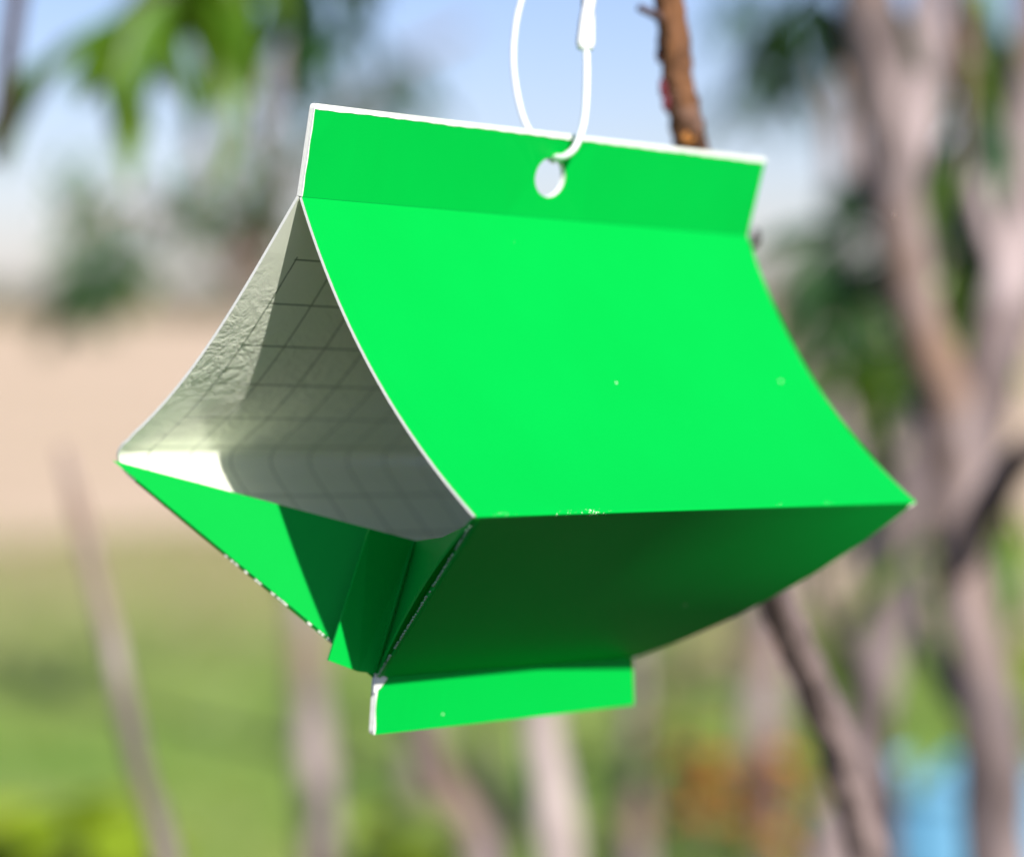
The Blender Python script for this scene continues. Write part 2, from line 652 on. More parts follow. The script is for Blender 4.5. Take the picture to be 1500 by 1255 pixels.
# 1. forked peach tree on the right
t1 = tree('peach_tree', 'large forked tree with grey mauve bark at the right edge', 'tree', None, [
    ([ground_pt(1470, 1.95), (1462, 1255, 1.95), (1445, 1050, 1.92), (1412, 850, 1.9), (1408, 700, 1.9), (1385, 590, 1.88), (1335, 420, 1.85), (1305, 220, 1.8), (1272, 0, 1.75), (1250, -160, 1.72)],
     [0.028, 0.0215, 0.0205, 0.018, 0.0215, 0.020, 0.016, 0.017, 0.018, 0.015]),
    ([(1408, 720, 1.9), (1440, 580, 1.94), (1478, 420, 2.0), (1500, 200, 2.05), (1512, -60, 2.1)], [0.018, 0.022, 0.019, 0.016, 0.014]),
    ([(1315, 300, 1.83), (1352, 120, 1.9), (1362, -40, 1.95), (1370, -140, 2.0)], [0.012, 0.014, 0.012, 0.010]),
    ([(1400, 840, 1.9), (1450, 730, 1.8), (1520, 640, 1.7)], [0.012, 0.012, 0.010]),
    ([(1330, 420, 1.85), (1290, 340, 1.88), (1262, 250, 1.9), (1250, 140, 1.92)], [0.007, 0.005, 0.004, 0.002]),
    ([(1480, 420, 2.0), (1440, 330, 2.0), (1420, 210, 2.0), (1415, 90, 2.0), (1405, -40, 2.0)], [0.009, 0.008, 0.007, 0.006, 0.005]),
    ([(1425, 1050, 1.92), (1375, 980, 1.95), (1345, 900, 1.98), (1340, 800, 2.0)], [0.009, 0.007, 0.006, 0.004]),
], M_bark)
hang_leaves(t1, (1395, -30, 2.0), (1410, 330, 2.05), 16, 0.10, LEAF_DARK, 4)
hang_leaves(t1, (1410, 60, 2.1), (1415, 420, 2.1), 14, 0.09, LEAF, 24)
hang_leaves(t1, (1440, -40, 2.3), (1460, 200, 2.3), 7, 0.10, LEAF, 14)
hang_leaves(t1, (1275, -60, 1.8), (1120, 50, 2.0), 10, 0.10, LEAF_DARK, 5)
hang_leaves(t1, (1330, 420, 2.4), (1235, 330, 2.5), 10, 0.10, LEAF_DARK, 6)
hang_leaves(t1, (1340, 500, 2.6), (1225, 560, 2.7), 12, 0.08, LEAF, 61)
hang_leaves(t1, (1420, 760, 2.3), (1300, 840, 2.4), 9, 0.07, LEAF, 62)
hang_leaves(t1, (1460, 700, 2.2), (1500, 860, 2.2), 9, 0.07, LEAF, 63)
hang_leaves(t1, (1320, 480, 2.5), (1250, 430, 2.5), 7, 0.09, LEAF_DARK, 8)
hang_leaves(t1, (1370, 300, 2.3), (1385, 480, 2.3), 8, 0.09, LEAF, 18)

# 2. slim tree just behind the trap
t2 = empty('peach_sapling', at(*ground_pt(1335, 1.22)), 'slim brown sapling rising right behind the green trap', 'tree')
stem = [ground_pt(1335, 1.22), (1275, 1300, 1.2), (1238, 1130, 1.17), (1190, 1000, 1.13), (1150, 905, 1.09), (1120, 820, 1.06), (1085, 640, 1.02), (1058, 430, 0.97), (1030, 300, 0.945), (1008, 200, 0.915), (990, 90, 0.905), (975, -60, 0.895)]
sr = [0.013, 0.0088, 0.0082, 0.0080, 0.0074, 0.0074, 0.0068, 0.0058, 0.0056, 0.0058, 0.0050, 0.0047]
d = tube_data([at(*p) for p in stem], sr, 20, 0.28, 2.0, 14)
k_up = 7
link_mesh('trunk', d[0], d[1], M_twig, t2, True)


def blob(name, c, r, mat, parent, stretch=(1, 1, 1), seed=0):
    bm = bmesh.new()
    bmesh.ops.create_icosphere(bm, subdivisions=2, radius=1)
    vs = []
    for v in bm.verts:
        q = v.co * (1 + 0.25 * noise.noise(v.co * 1.7 + Vector((seed, 0, 0))))
        vs.append(Vector(c) + Vector((q.x * stretch[0], q.y * stretch[1], q.z * stretch[2])) * r)
    fs = [tuple(v.index for v in f.verts) for f in bm.faces]
    bm.free()
    return link_mesh(name, vs, fs, mat, parent, True)


blob('leaf_scar', at(1008, 196, 0.9105), 0.0030, M_lenticel, t2, (1.1, 0.8, 1.2))
for (px, py, s, sd) in ((968, 62, 0.0018, 1), (966, 80, 0.0016, 2), (971, 128, 0.0019, 3), (976, 150, 0.0017, 4), (1107, 348, 0.0018, 5)):
    blob('bud', at(px, py, 0.905 if sd < 5 else 0.95), s, M_bud if sd < 5 else M_bark_dark, t2, (0.8, 0.8, 1.9), sd)
d = tube_data([at(978, 32, 0.90), at(955, 20, 0.895), at(936, 12, 0.892)], [0.0021, 0.0015, 0.0013], 8, 0.2, 1)
link_mesh('twig', d[0], d[1], M_bark_dark, t2, True)
d = tube_data([at(1060, 400, 0.97), at(1085, 372, 0.955), at(1108, 350, 0.95)], [0.0022, 0.0015, 0.0012], 8, 0.2, 1)
link_mesh('twig', d[0], d[1], M_bark_dark, t2, True)

# 3. tree whose branches hang into the top left
t3 = tree('peach_tree', 'leafy tree with drooping branches entering at the top left', 'tree', None, [
    ([ground_pt(-330, 2.2), (-320, 1400, 2.2), (-290, 900, 2.15), (-240, 300, 2.1), (-150, -50, 2.0), (60, -210, 1.95), (300, -190, 1.95), (520, -120, 2.0)],
     [0.035, 0.032, 0.028, 0.024, 0.018, 0.012, 0.009, 0.006]),
    ([(20, -200, 1.5), (28, -60, 1.45), (16, 60, 1.42), (4, 150, 1.4), (-6, 240, 1.4)], [0.006, 0.0055, 0.005, 0.0042, 0.0035]),
], M_bark_dark)
hang_leaves(t3, (330, -150, 1.9), (225, 60, 1.9), 12, 0.085, LEAF, 32)
hang_leaves(t3, (330, -150, 1.9), (330, 120, 1.95), 14, 0.085, LEAF, 33)
hang_leaves(t3, (450, -150, 2.0), (440, 30, 2.2), 9, 0.10, LEAF_DARK, 34)
hang_leaves(t3, (260, -20, 1.8), (130, 70, 1.8), 8, 0.085, LEAF, 35)
hang_leaves(t3, (160, 60, 1.8), (60, 100, 1.8), 6, 0.085, LEAF, 36)
hang_leaves(t3, (280, -100, 1.8), (270, 60, 1.9), 11, 0.085, LEAF, 37)
hang_leaves(t3, (480, -120, 2.2), (390, 90, 2.4), 9, 0.085, LEAF, 39)
hang_leaves(t3, (560, -150, 2.6), (540, 60, 2.8), 6, 0.10, LEAF_DARK, 38)

# 4. bare young stems standing in the grass
stick = tree('young_tree', 'bare grey leaning stem cut off at the top, lower left', 'young tree', 'bare young trees', [
    ([ground_pt(330, 1.72), (240, 1255, 1.7), (205, 1130, 1.7), (168, 960, 1.68), (128, 800, 1.66), (92, 655, 1.65)],
     [0.009, 0.0078, 0.0070, 0.0064, 0.0052, 0.0030]),
], M_bark)
tree('young_tree', 'faint pale upright stem between the grey stem and the trap', 'young tree', 'bare young trees', [
    ([ground_pt(480, 3.3), (470, 1255, 3.3), (455, 1050, 3.3), (445, 880, 3.3), (425, 740, 3.3)], [0.026, 0.024, 0.021, 0.018, 0.010]),
], M_bark)
tree('young_tree', 'pale lilac upright trunk below the right half of the bottom flap', 'young tree', 'bare young trees', [
    ([ground_pt(835, 2.1), (818, 1255, 2.1), (795, 1080, 2.1), (780, 900, 2.1), (770, 700, 2.15)], [0.020, 0.0175, 0.016, 0.014, 0.010]),
], M_bark_pale)
tree('young_tree', 'slanting mauve stem below the left half of the bottom flap', 'young tree', 'bare young trees', [
    ([ground_pt(760, 2.4), (705, 1255, 2.4), (655, 1150, 2.4), (615, 1050, 2.4), (560, 900, 2.45)], [0.020, 0.016, 0.014, 0.012, 0.010]),
], M_bark)
tree('young_tree', 'shaded stem right of the pale lilac trunk', 'young tree', 'bare young trees', [
    ([ground_pt(945, 4.2), (935, 1255, 4.2), (930, 1100, 4.2), (925, 930, 4.2), (930, 800, 4.2)], [0.030, 0.022, 0.02, 0.016, 0.012]),
], M_bark)

# 5. mid-distance orchard trees on the right
t5 = tree('peach_tree', 'pale trunked tree half hidden behind the forked tree', 'tree', 'orchard trees further back', [
    ([ground_pt(1190, 3.0), (1225, 1255, 3.0), (1265, 1080, 3.0), (1300, 900, 3.0), (1330, 760, 3.0), (1360, 600, 3.05), (1420, 300, 3.1), (1430, 0, 3.1)],
     [0.036, 0.032, 0.024, 0.026, 0.022, 0.018, 0.015, 0.010]),
    ([(1300, 900, 3.0), (1260, 760, 3.1), (1230, 600, 3.2), (1210, 480, 3.2)], [0.018, 0.014, 0.010, 0.007]),
    ([(1330, 760, 3.0), (1400, 640, 3.2), (1460, 520, 3.3), (1480, 300, 3.3)], [0.024, 0.022, 0.018, 0.014]),
], M_bark)
scatter_leaves(t5, 70, (1190, 480, 1400, 760), 3.0, 4.2, 0.11, LEAF_DARK, 0.7, 51)
scatter_leaves(t5, 45, (1200, 220, 1330, 500), 3.0, 4.0, 0.11, LEAF_DARK, 0.7, 52)
scatter_leaves(t5, 40, (1380, 60, 1500, 500), 3.0, 4.0, 0.11, LEAF, 0.7, 53)
scatter_leaves(t5, 35, (1240, 800, 1500, 1100), 3.2, 4.4, 0.10, LEAF, 0.7, 54)
t6 = tree('peach_tree', 'distant orchard tree seen faintly left of the trap', 'tree', 'orchard trees further back', [
    ([ground_pt(620, 7.5), (600, 900, 7.5), (500, 640, 7.5), (400, 480, 7.5), (365, 400, 7.5), (385, 200, 7.5), (400, 0, 7.5)], [0.06, 0.055, 0.05, 0.045, 0.035, 0.02]),
    ([(380, 450, 7.5), (270, 330, 7.4), (150, 300, 7.3), (90, 380, 7.2)], [0.03, 0.022, 0.016, 0.008]),
    ([(362, 430, 7.5), (450, 250, 7.6), (560, 110, 7.7), (690, 40, 7.7)], [0.03, 0.026, 0.02, 0.012]),
    ([(362, 440, 7.5), (300, 200, 7.6), (250, 50, 7.7)], [0.025, 0.018, 0.010]),
], M_bark)
scatter_leaves(t6, 60, (120, 230, 430, 400), 6.8, 8.2, 0.15, LEAF_DARK, 0.7, 61)
scatter_leaves(t6, 60, (380, 80, 640, 260), 6.8, 8.2, 0.15, LEAF_DARK, 0.7, 62)
scatter_leaves(t6, 70, (60, 200, 700, 420), 8.0, 10.0, 0.14, LEAF, 0.7, 64)
scatter_leaves(t6, 45, (90, 350, 200, 460), 6.8, 8.0, 0.15, LEAF_DARK, 0.7, 63)
t7 = tree('peach_tree', 'distant orchard tree right of the slim brown sapling', 'tree', 'orchard trees further back', [
    ([ground_pt(1120, 6.0), (1118, 1000, 6.0), (1130, 800, 6.0), (1190, 620, 6.0), (1230, 400, 6.0), (1215, 60, 6.0)], [0.06, 0.05, 0.05, 0.045, 0.03, 0.02]),
    ([(1120, 640, 6.0), (1200, 480, 6.1), (1260, 420, 6.2)], [0.03, 0.022, 0.012]),
], M_bark)
scatter_leaves(t7, 70, (1060, -40, 1260, 170), 5.4, 6.6, 0.14, LEAF_DARK, 0.7, 71)
scatter_leaves(t7, 50, (1160, 400, 1340, 620), 5.4, 6.6, 0.14, LEAF, 0.7, 72)


# 6. weeds and a rust-leaved shrub
def weed(name, label, cat, px, py, z, rx, ry, n, size, me, stemmat, seed, group=None):
    b = at(*ground_pt(px, z))
    b.z = 0
    t = empty(name, b, label, cat, group)
    r = random.Random(seed)
    top = at(px, py, z)
    for i in range(7):
        e = top + Vector((r.uniform(-rx, rx), r.uniform(-rx, rx), r.uniform(-ry, ry)))
        s = b + Vector((r.uniform(-.02, .02), r.uniform(-.02, .02), 0))
        m = s.lerp(e, 0.5) + Vector((r.uniform(-.03, .03), 0, 0))
        d = tube_data([s, m, e], [0.006, 0.004, 0.002], 6, 0, 0, 4)
        link_mesh('stem', d[0], d[1], stemmat, t, True)
        for k in range(n // 7):
            u = 0.80 + 0.20 * r.random()
            p = s.lerp(m, u * 2) if u < 0.5 else m.lerp(e, u * 2 - 1)
            an = r.uniform(0, 6.283)
            add_leaf(t, p, (math.cos(an), math.sin(an), r.uniform(-.4, .6)), size * r.uniform(.7, 1.2), me, r.uniform(-.6, .6))
    return t


weed('weed_plant', 'bright lime green weed at the bottom left corner', 'plant', 90, 1200, 3.0, 0.085, 0.045, 105, 0.10, LEAF_LIME, M_leaf_lime, 81)
weed('weed_plant', 'lime green weed below the centre of the trap', 'plant', 590, 1235, 3.4, 0.06, 0.03, 56, 0.09, LEAF_LIME, M_leaf_lime, 82)
weed('shrub', 'low shrub with orange brown leaves right of the bottom flap', 'shrub', 1085, 1070, 4.4, 0.10, 0.05, 84, 0.07, LEAF_RUST, M_bark_dark, 83)
weed('shrub', 'green leafy shrub standing beside the blue drum', 'shrub', 1180, 1200, 5.2, 0.25, 0.22, 112, 0.10, LEAF, M_bark_dark, 84)
weed('shrub', 'mid green shrub behind the orange brown shrub', 'shrub', 1010, 1170, 5.8, 0.25, 0.18, 112, 0.10, LEAF_DARK, M_bark_dark, 85)


weed('shrub', 'leafy green shrub glimpsed between the brown sapling and the forked tree', 'shrub', 1255, 930, 6.5, 0.20, 0.16, 105, 0.11, LEAF, M_bark_dark, 86)
weed('shrub', 'dark green bush just right of the far lower edge of the trap', 'shrub', 1230, 620, 9.0, 0.26, 0.30, 140, 0.14, LEAF_DARK, M_bark_dark, 87)
weed('shrub', 'pale dry shrub in the field edge behind the brown sapling', 'shrub', 1060, 960, 9.5, 0.22, 0.12, 84, 0.11, LEAF_DRY, M_bark_pale, 88)
weed('shrub', 'yellow green shrub between the two right hand trunks near the frame edge', 'shrub', 1490, 880, 6.0, 0.16, 0.20, 84, 0.11, LEAF_LIME, M_bark_dark, 89)
weed('shrub', 'broad olive tree-like bush far behind the forked trunk', 'shrub', 1330, 480, 12.0, 0.55, 0.35, 140, 0.17, LEAF, M_bark_dark, 90)
# thin suckers, bare
tree('dry_shoot', 'thin dry sucker left of the pale lilac trunk', 'stem', 'thin dry suckers', [([ground_pt(770, 2.6), (742, 1255, 2.6), (715, 1150, 2.6), (700, 1040, 2.6), (690, 960, 2.6)], [0.008, 0.007, 0.005, 0.004])], M_bark_dark)
tree('dry_shoot', 'thin dry sucker right of the brown sapling', 'stem', 'thin dry suckers', [([ground_pt(1290, 2.2), (1300, 1255, 2.2), (1290, 1100, 2.2), (1260, 980, 2.2), (1215, 900, 2.2), (1190, 780, 2.2)], [0.011, 0.010, 0.008, 0.006, 0.004])], M_bark_dark)

# 7. blue drum
def lathe(prof, c, sides=40):
    vs, fs = [], []
    for (r_, z_) in prof:
        for k in range(sides):
            an = 2 * math.pi * k / sides
            vs.append((c[0] + r_ * math.cos(an), c[1] + r_ * math.sin(an), c[2] + z_))
    for i in range(len(prof) - 1):
        for k in range(sides):
            a = i * sides + k
            b = i * sides + (k + 1) % sides
            fs.append((a, b, b + sides, a + sides))
    fs.append(tuple(range(sides))[::-1])
    fs.append(tuple((len(prof) - 1) * sides + k for k in range(sides)))
    return vs, fs


c = at(*ground_pt(1405, 5.0))
c.z = 0
drum = empty('plastic_drum', c, 'blue plastic drum standing behind the forked tree at bottom right', 'drum')
H = 0.50
d = lathe([(0.150, 0), (0.165, 0.01), (0.17, 0.05), (0.17, 0.19), (0.178, 0.20), (0.178, 0.22), (0.17, 0.23), (0.17, 0.35), (0.178, 0.36), (0.178, 0.38), (0.17, 0.39), (0.165, H - 0.02), (0.15, H)], c)
link_mesh('body', d[0], d[1], M_blue, drum, True)
d = lathe([(0.152, H), (0.160, H + 0.004), (0.160, H + 0.03), (0.148, H + 0.04), (0.146, H + 0.032)], c)
link_mesh('lid', d[0], d[1], M_blue_lid, drum, True)

# ------------------------------------------------------------------ the paper trap
V3 = lambda *a: np.array(a, float)
TN, TF = V3(-.0534, -.0880, .7404), V3(.0826, -.0877, .8872)
AN, AF = V3(-.0573, -.0631, .7435), V3(.0770, -.0630, .8916)
RN, RF = V3(-.0091, .0226, .6995), V3(.1256, .0229, .8473)
LN, LF = V3(-.1200, .0079, .8006), V3(.0182, .0081, .9452)
BN, BF = V3(-.0388, .0716, .7840), V3(.0385, .0731, .8687)
CN, CF = V3(-.0398, .0880, .7846), V3(.0391, .0879, .8681)
nrm = lambda v: v / np.linalg.norm(v)
AX = nrm(AF - AN)


def inward(A, Rr, O):
    c = nrm(Rr - A)
    n = nrm(np.cross(AX, c))
    return n if n @ (O - A) > 0 else -n


nR = inward(AN, RN, LN)
nL = inward(AN, LN, RN)
DOWN = BN - AN
DOWN = nrm(DOWN - AX * (DOWN @ AX))
MN = V3(-.02803, .03247, .78952)
midN, midF = (LN + RN) / 2, (LF + RF) / 2
dd = MN - midN
MF = midF + dd - 2 * AX * (dd @ AX)

# trap frame: X along the ridge, Z up through the flaps
zx = WD(AX).normalized()
zz = -WD(DOWN)
zz = (zz - zx * zz.dot(zx)).normalized()
zy = zz.cross(zx)
frame = Matrix((zx, zy, zz)).transposed().to_4x4()
frame.translation = W((AN + AF) / 2)
trap = empty('paper_trap', None, 'bright green folded paper insect trap hanging open in the centre', 'insect trap', None, frame)
T = 0.0009


def slab(name, grid, inner_dir, parent, t=T, edge_rows=None, mm0=(0, 0), edge=None, score=None, scuff=None, mats=None, inner_fn=None):
    """card sheet: grid[i][j] = outer surface points (camera-side metres); extruded inwards by t.
    i runs along the ridge, j down the panel. UV mm = distance along the sheet."""
    g = np.array(grid, float)
    ni, nj = g.shape[:2]
    # normals
    gi = np.gradient(g, axis=0)
    gj = np.gradient(g, axis=1)
    n = np.cross(gi, gj)
    ln = np.linalg.norm(n, axis=2, keepdims=True)
    n = n / np.maximum(ln, 1e-12)
    sgn = np.sign(np.mean(n @ np.array(inner_dir)))
    n = n * sgn
    inn = g + n * t
    ii = np.zeros((ni, nj))
    jj = np.zeros((ni, nj))
    ii[1:] = np.cumsum(np.linalg.norm(np.diff(g, axis=0), axis=2), axis=0)
    jj[:, 1:] = np.cumsum(np.linalg.norm(np.diff(g, axis=1), axis=2), axis=1)
    # distance along the axis measured from the near ridge plane
    xx = (g - AN) @ AX * 1000
    vs = [W(p) for p in g.reshape(-1, 3)] + [W(p) for p in inn.reshape(-1, 3)]
    K = ni * nj
    idx = lambda i, j: i * nj + j
    fs, fm = [], []
    fl = sgn > 0
    for i in range(ni - 1):
        for j in range(nj - 1):
            q = (idx(i, j), idx(i + 1, j), idx(i + 1, j + 1), idx(i, j + 1))
            q2 = tuple(K + x for x in q)
            fs.append(q if fl else q[::-1]); fm.append(0)
            fs.append(q2[::-1] if fl else q2); fm.append(1)
    loop = [idx(i, 0) for i in range(ni)] + [idx(ni - 1, j) for j in range(1, nj)] + [idx(i, nj - 1) for i in range(ni - 2, -1, -1)] + [idx(0, j) for j in range(nj - 2, 0, -1)]
    for a, b in zip(loop, loop[1:] + loop[:1]):
        q = (b, a, a + K, b + K)
        fs.append(q if fl else q[::-1]); fm.append(2)
    mm = [(xx.flat[k] + mm0[0], jj.flat[k] * 1000 + mm0[1]) for k in range(K)] * 2
    e = [((99 if edge is None else edge(ii.flat[k] * 1000, jj.flat[k] * 1000)), (99 if score is None else score(jj.flat[k] * 1000))) for k in range(K)] * 2
    s = [((99 if scuff is None else scuff(jj.flat[k] * 1000, float(jj[k // nj, -1] * 1000))), 0) for k in range(K)] * 2
    return link_mesh(name, vs, fs, mats or [M_green, M_inner, M_rim], parent, True if nj > 2 else False, fm, {'mm': mm, 'edge': e, 'scuff': s})


def flat_shade_rims(o):
    me = o.data
    for p in me.polygons:
        if p.material_index == 2:
            p.use_smooth = False
    # split normals at rims
    me.set_sharp_from_angle(angle=R(40))


def lerp(a, b, t):
    return a + (b - a) * t


# roof panels -------------------------------------------------------
NS, NTT = 26, 30


def roof_grid(A0, A1, R0, R1, n, b0, b1, skew=0.0, roll=None, rr_=0.0009, nq=4):
    rows = []
    for i in range(NS + 1):
        s = i / NS
        A = lerp(A0, A1, s)
        Rr = lerp(R0, R1, s)
        b = b0 + (b1 - b0) * s
        row = []
        for j in range(NTT + 1):
            t = j / NTT
            row.append(A + (Rr - A) * t + n * (b * 4 * t * (1 - t) * (1 + skew * (t - 0.5))))
        if roll is not None:   # roll the card over at the fold, about 1 mm
            p = row[-1]
            d1 = nrm(row[-1] - row[-2])
            d2 = nrm(roll(s) - p)
            r_ = rr_
            p0 = p - d1 * r_
            row = [x for x in row[:-1] if np.linalg.norm(x - p) > r_ * 1.15] + [p0]
            for q in [(k_ + 1) / nq for k_ in range(nq)]:
                row.append(p0 * (1 - q) ** 2 + 2 * q * (1 - q) * p + (p + d2 * r_) * q * q)
        rows.append(row)
    return rows


outR = roof_grid(AN, AF, RN, RF, nR, .0068, .0078, roll=lambda s: lerp(BN, BF, s))
o = slab('roof_panel', outR, nR, trap, score=lambda v: abs(v - 0.1), scuff=lambda v, L: abs(L - 1.0 - v))
flat_shade_rims(o)

fn = nrm(np.cross(AF - AN, TN - AN))            # flap normal, turned to the viewer side
if fn[2] > 0:
    fn = -fn
back = -fn * (2 * T + 0.0001)
outL = roof_grid(AN + back, AF + back, LN, LF, nL, .0062, .0075, skew=0.8, rr_=0.0125, nq=18, roll=lambda s: lerp(BN, BF, s))
o = slab('roof_panel', outL, nL, trap)
flat_shade_rims(o)
o['label'] = 'back roof panel showing its white gridded glue side'

# lower panels ------------------------------------------------------


def lower_grid(R0, R1, B0, B1, n_in, b0, b1, start=0.0009):
    rows = []
    for i in range(NS + 1):
        s = i / NS
        Rr = lerp(R0, R1, s)
        B = lerp(B0, B1, s)
        d = nrm(B - Rr)
        Rr = Rr + d * start
        row = []
        for j in range(17):
            t = j / 16
            row.append(Rr + (B - Rr) * t + n_in * ((b0 + (b1 - b0) * s) * 4 * t * (1 - t)))
        rows.append(row)
    return rows


nR2 = nrm(np.cross(AX, BN - RN)); nR2 = nR2 if nR2 @ (LN - RN) > 0 else -nR2
nL2 = nrm(np.cross(AX, BN - LN)); nL2 = nL2 if nL2 @ (RN - LN) > 0 else -nL2
bfn = nrm(np.cross(BF - BN, CN - BN))
if bfn[2] > 0:
    bfn = -bfn
o = slab('lower_panel', lower_grid(RN, RF, BN, BF, nR2, 0.0028, -0.0045), nR2, trap, mm0=(0, 110), scuff=lambda v, L: v + 0.2, mats=[M_green, M_inner, M_green])
flat_shade_rims(o)
bb = -bfn * (2 * T + 0.0001)
o = slab('lower_panel', lower_grid(LN, LF, BN + bb, BF + bb, nL2, 0.0, -0.002, 0.0125), nL2, trap, mm0=(0, 110), mats=[M_green, M_inner, M_green])
flat_shade_rims(o)


# flaps with a punched hole ------------------------------------------
def flap(name, P00, P10, P01, P11, nout, parent, hole=None, off=0.0, mats=None, margin=None, label=None, edge_sides=()):
    """P00 near/fold, P10 far/fold, P01 near/free, P11 far/free"""
    U = nrm(P10 - P00)
    N_ = nrm(nout)
    V_ = nrm(P01 - P00 - U * ((P01 - P00) @ U))
    bm = bmesh.new()
    # outline with softened free corners and slightly uneven cut
    pts = []
    rr = 0.0011

    def seg(a, b, n, last=False):
        for k in range(n):
            pts.append(lerp(a, b, k / n))
    seg(P00, P10, 24)
    seg(P10, P11 + (P10 - P11) * 0.05, 6)
    q0, q1, q2 = P11 + nrm(P10 - P11) * rr, P11, P11 + nrm(P01 - P11) * rr
    pts.append(q0); pts.append((q0 + 2 * q1 + q2) / 4)
    seg(q2, P01 + nrm(P11 - P01) * rr, 24)
    q0, q1, q2 = P01 + nrm(P11 - P01) * rr, P01, P01 + nrm(P00 - P01) * rr
    pts.append(q0); pts.append((q0 + 2 * q1 + q2) / 4)
    seg(q2, P00, 6)
    outer = [bm.verts.new(p) for p in pts]
    edges = [bm.edges.new((a, b)) for a, b in zip(outer, outer[1:] + outer[:1])]
    if hole is not None:
        hc, hrx, hry = hole
        hv = [bm.verts.new(hc + U * hrx * math.cos(2 * math.pi * k / 28) + V_ * hry * math.sin(2 * math.pi * k / 28)) for k in range(28)]
        edges += [bm.edges.new((a, b)) for a, b in zip(hv, hv[1:] + hv[:1])]
    bmesh.ops.triangle_fill(bm, edges=edges, use_beauty=True)
    bm.verts.ensure_lookup_table()
    bm.verts.index_update()
    K = len(bm.verts)
    base = [np.array(v.co) for v in bm.verts]
    wobble = lambda p: N_ * (0.0006 * math.sin(((p - P00) @ U) * 31) * ((p - P00) @ V_) / 0.025)
    outp = [p + N_ * off + wobble(p) for p in base]
    inp = [p - N_ * T for p in outp]
    vs = [W(p) for p in outp] + [W(p) for p in inp]
    fs, fm = [], []
    for f in bm.faces:
        ids = [v.index for v in f.verts]
        fnv = np.cross(base[ids[1]] - base[ids[0]], base[ids[2]] - base[ids[0]])
        if fnv @ N_ < 0:   # note handedness of the camera-side frame
            ids = ids[::-1]
        ids = ids[::-1]
        fs.append(tuple(ids)); fm.append(0)
        fs.append(tuple(K + i for i in ids[::-1])); fm.append(1)
    for e in bm.edges:
        if len(e.link_faces) == 1:
            a, b = e.verts[0].index, e.verts[1].index
            fs.append((a, b, b + K, a + K)); fm.append(2)
    bm.free()

    def ed(p):
        dfree = np.linalg.norm(P01 - P00) - (p - P00) @ V_
        dn = 99
        if 'near' in edge_sides:
            e_ = nrm(P01 - P00)
            q = p - P00
            dn = np.linalg.norm(q - e_ * (q @ e_)) * 1000 + 0.55
        df = dfree * 1000 if 'free' in edge_sides else 99
        return min(df, dn)
    # per-vertex distances only interpolate well on a dense grid, so the free margin is its own strip (see below)
    e = [(99, 99)] * (2 * K)
    mm = [(0, 0)] * (2 * K)
    o = link_mesh(name, vs, fs, mats or [M_green, M_inner, M_rim], parent, False, fm, {'mm': mm, 'edge': e, 'scuff': e})
    return o, U, V_, N_


fold_up = lambda P, Q, k: lerp(P, Q, k)
# hole position on the flap plane: seen at (806, 260)
ray = V3((806 - 750) / F, (260 - 627.5) / F, 1)
hc = ray * ((AN @ fn) / (ray @ fn))
hole = (hc, .0068, .0060)
mk = 1.3e-3
ratio = mk / np.linalg.norm(TN - AN)
# front leaf: printed area, then the bare white margin as a strip along the free edge
o, U1, V1, N1 = flap('top_flap', AN, AF, TN, TF, fn, trap, hole)
o2, *_ = flap('top_flap', AN, AF, TN, TF, fn, trap, hole, off=-(T + 0.0001), mats=[M_inner, M_green, M_rim])
margin_pts = [[lerp(TN, TF, s) + V1 * 0 + N1 * (0.00012 + 0.0006 * math.sin(((lerp(TN, TF, s) - AN) @ U1) * 31)) - V1 * (0.0014 + 0.00012 * math.sin(s * 41) * math.sin(s * 13 + 1) + 0.0001 * math.sin(s * 173)) * j for j in (-0.08, 1)] for s in np.linspace(0.0005, 0.9995, 90)]
o = slab('worn_rim', margin_pts, -N1, trap, t=0.00025, mats=[M_rim, M_rim, M_rim])
side_pts = [[lerp(AN, TN, s) + N1 * 0.00013 + U1 * ((0.00030 + 0.00008 * math.sin(s * 19)) * j - 0.00008) for j in (0, 1)] for s in np.linspace(0.0, 0.97, 40)]
o = slab('worn_rim', side_pts, -N1, trap, t=0.0002, mats=[M_rim, M_rim, M_rim])

flap('bottom_flap', BN, BF, CN, CF, bfn, trap)
flap('bottom_flap', BN, BF, CN, CF, bfn, trap, off=-(T + 0.0001), mats=[M_inner, M_green, M_rim])


# folded ends --------------------------------------------------------
def plate(name, pts, out_dir, parent, t=0.0007, off=0.0, mats=None):
    """flat card piece from an outline (camera-side metres)"""
    p = [np.array(q, float) for q in pts]
    n = np.zeros(3)
    c0 = sum(p) / len(p)
    for a, b in zip(p, p[1:] + p[:1]):
        n += np.cross(a - c0, b - c0)
    n = nrm(n)
    N_ = n if n @ np.array(out_dir) > 0 else -n
    K = len(p)
    vs = [W(q + N_ * off) for q in p] + [W(q + N_ * (off - t)) for q in p]
    ids = list(range(K))
    a_, b_, c_ = vs[0], vs[1], vs[2]
    nn = Vector((0, 0, 0))
    cc = sum(vs[:K], Vector()) / K
    for i in range(K):
        nn += (vs[i] - cc).cross(vs[(i + 1) % K] - cc)
    if nn.dot(WD(N_)) < 0:
        ids = ids[::-1]
    fs = [tuple(ids), tuple(K + i for i in ids[::-1])]
    fm = [0, 1]
    for a, b in zip(ids, ids[1:] + ids[:1]):
        fs.append((b, a, a + K, b + K)); fm.append(2)
    e = [(99, 99)] * (2 * K)
    o = link_mesh(name, vs, fs, mats or [M_green, M_inner, M_rim], parent, False, fm, {'mm': [(0, 0)] * (2 * K), 'edge': e, 'scuff': e})
    return o


def plane_hit(px, py, A, n, shift=0.0):
    r_ = V3((px - 750) / F, (py - 627.5) / F, 1)
    return r_ * (((A + n * shift) @ n) / (r_ @ n))


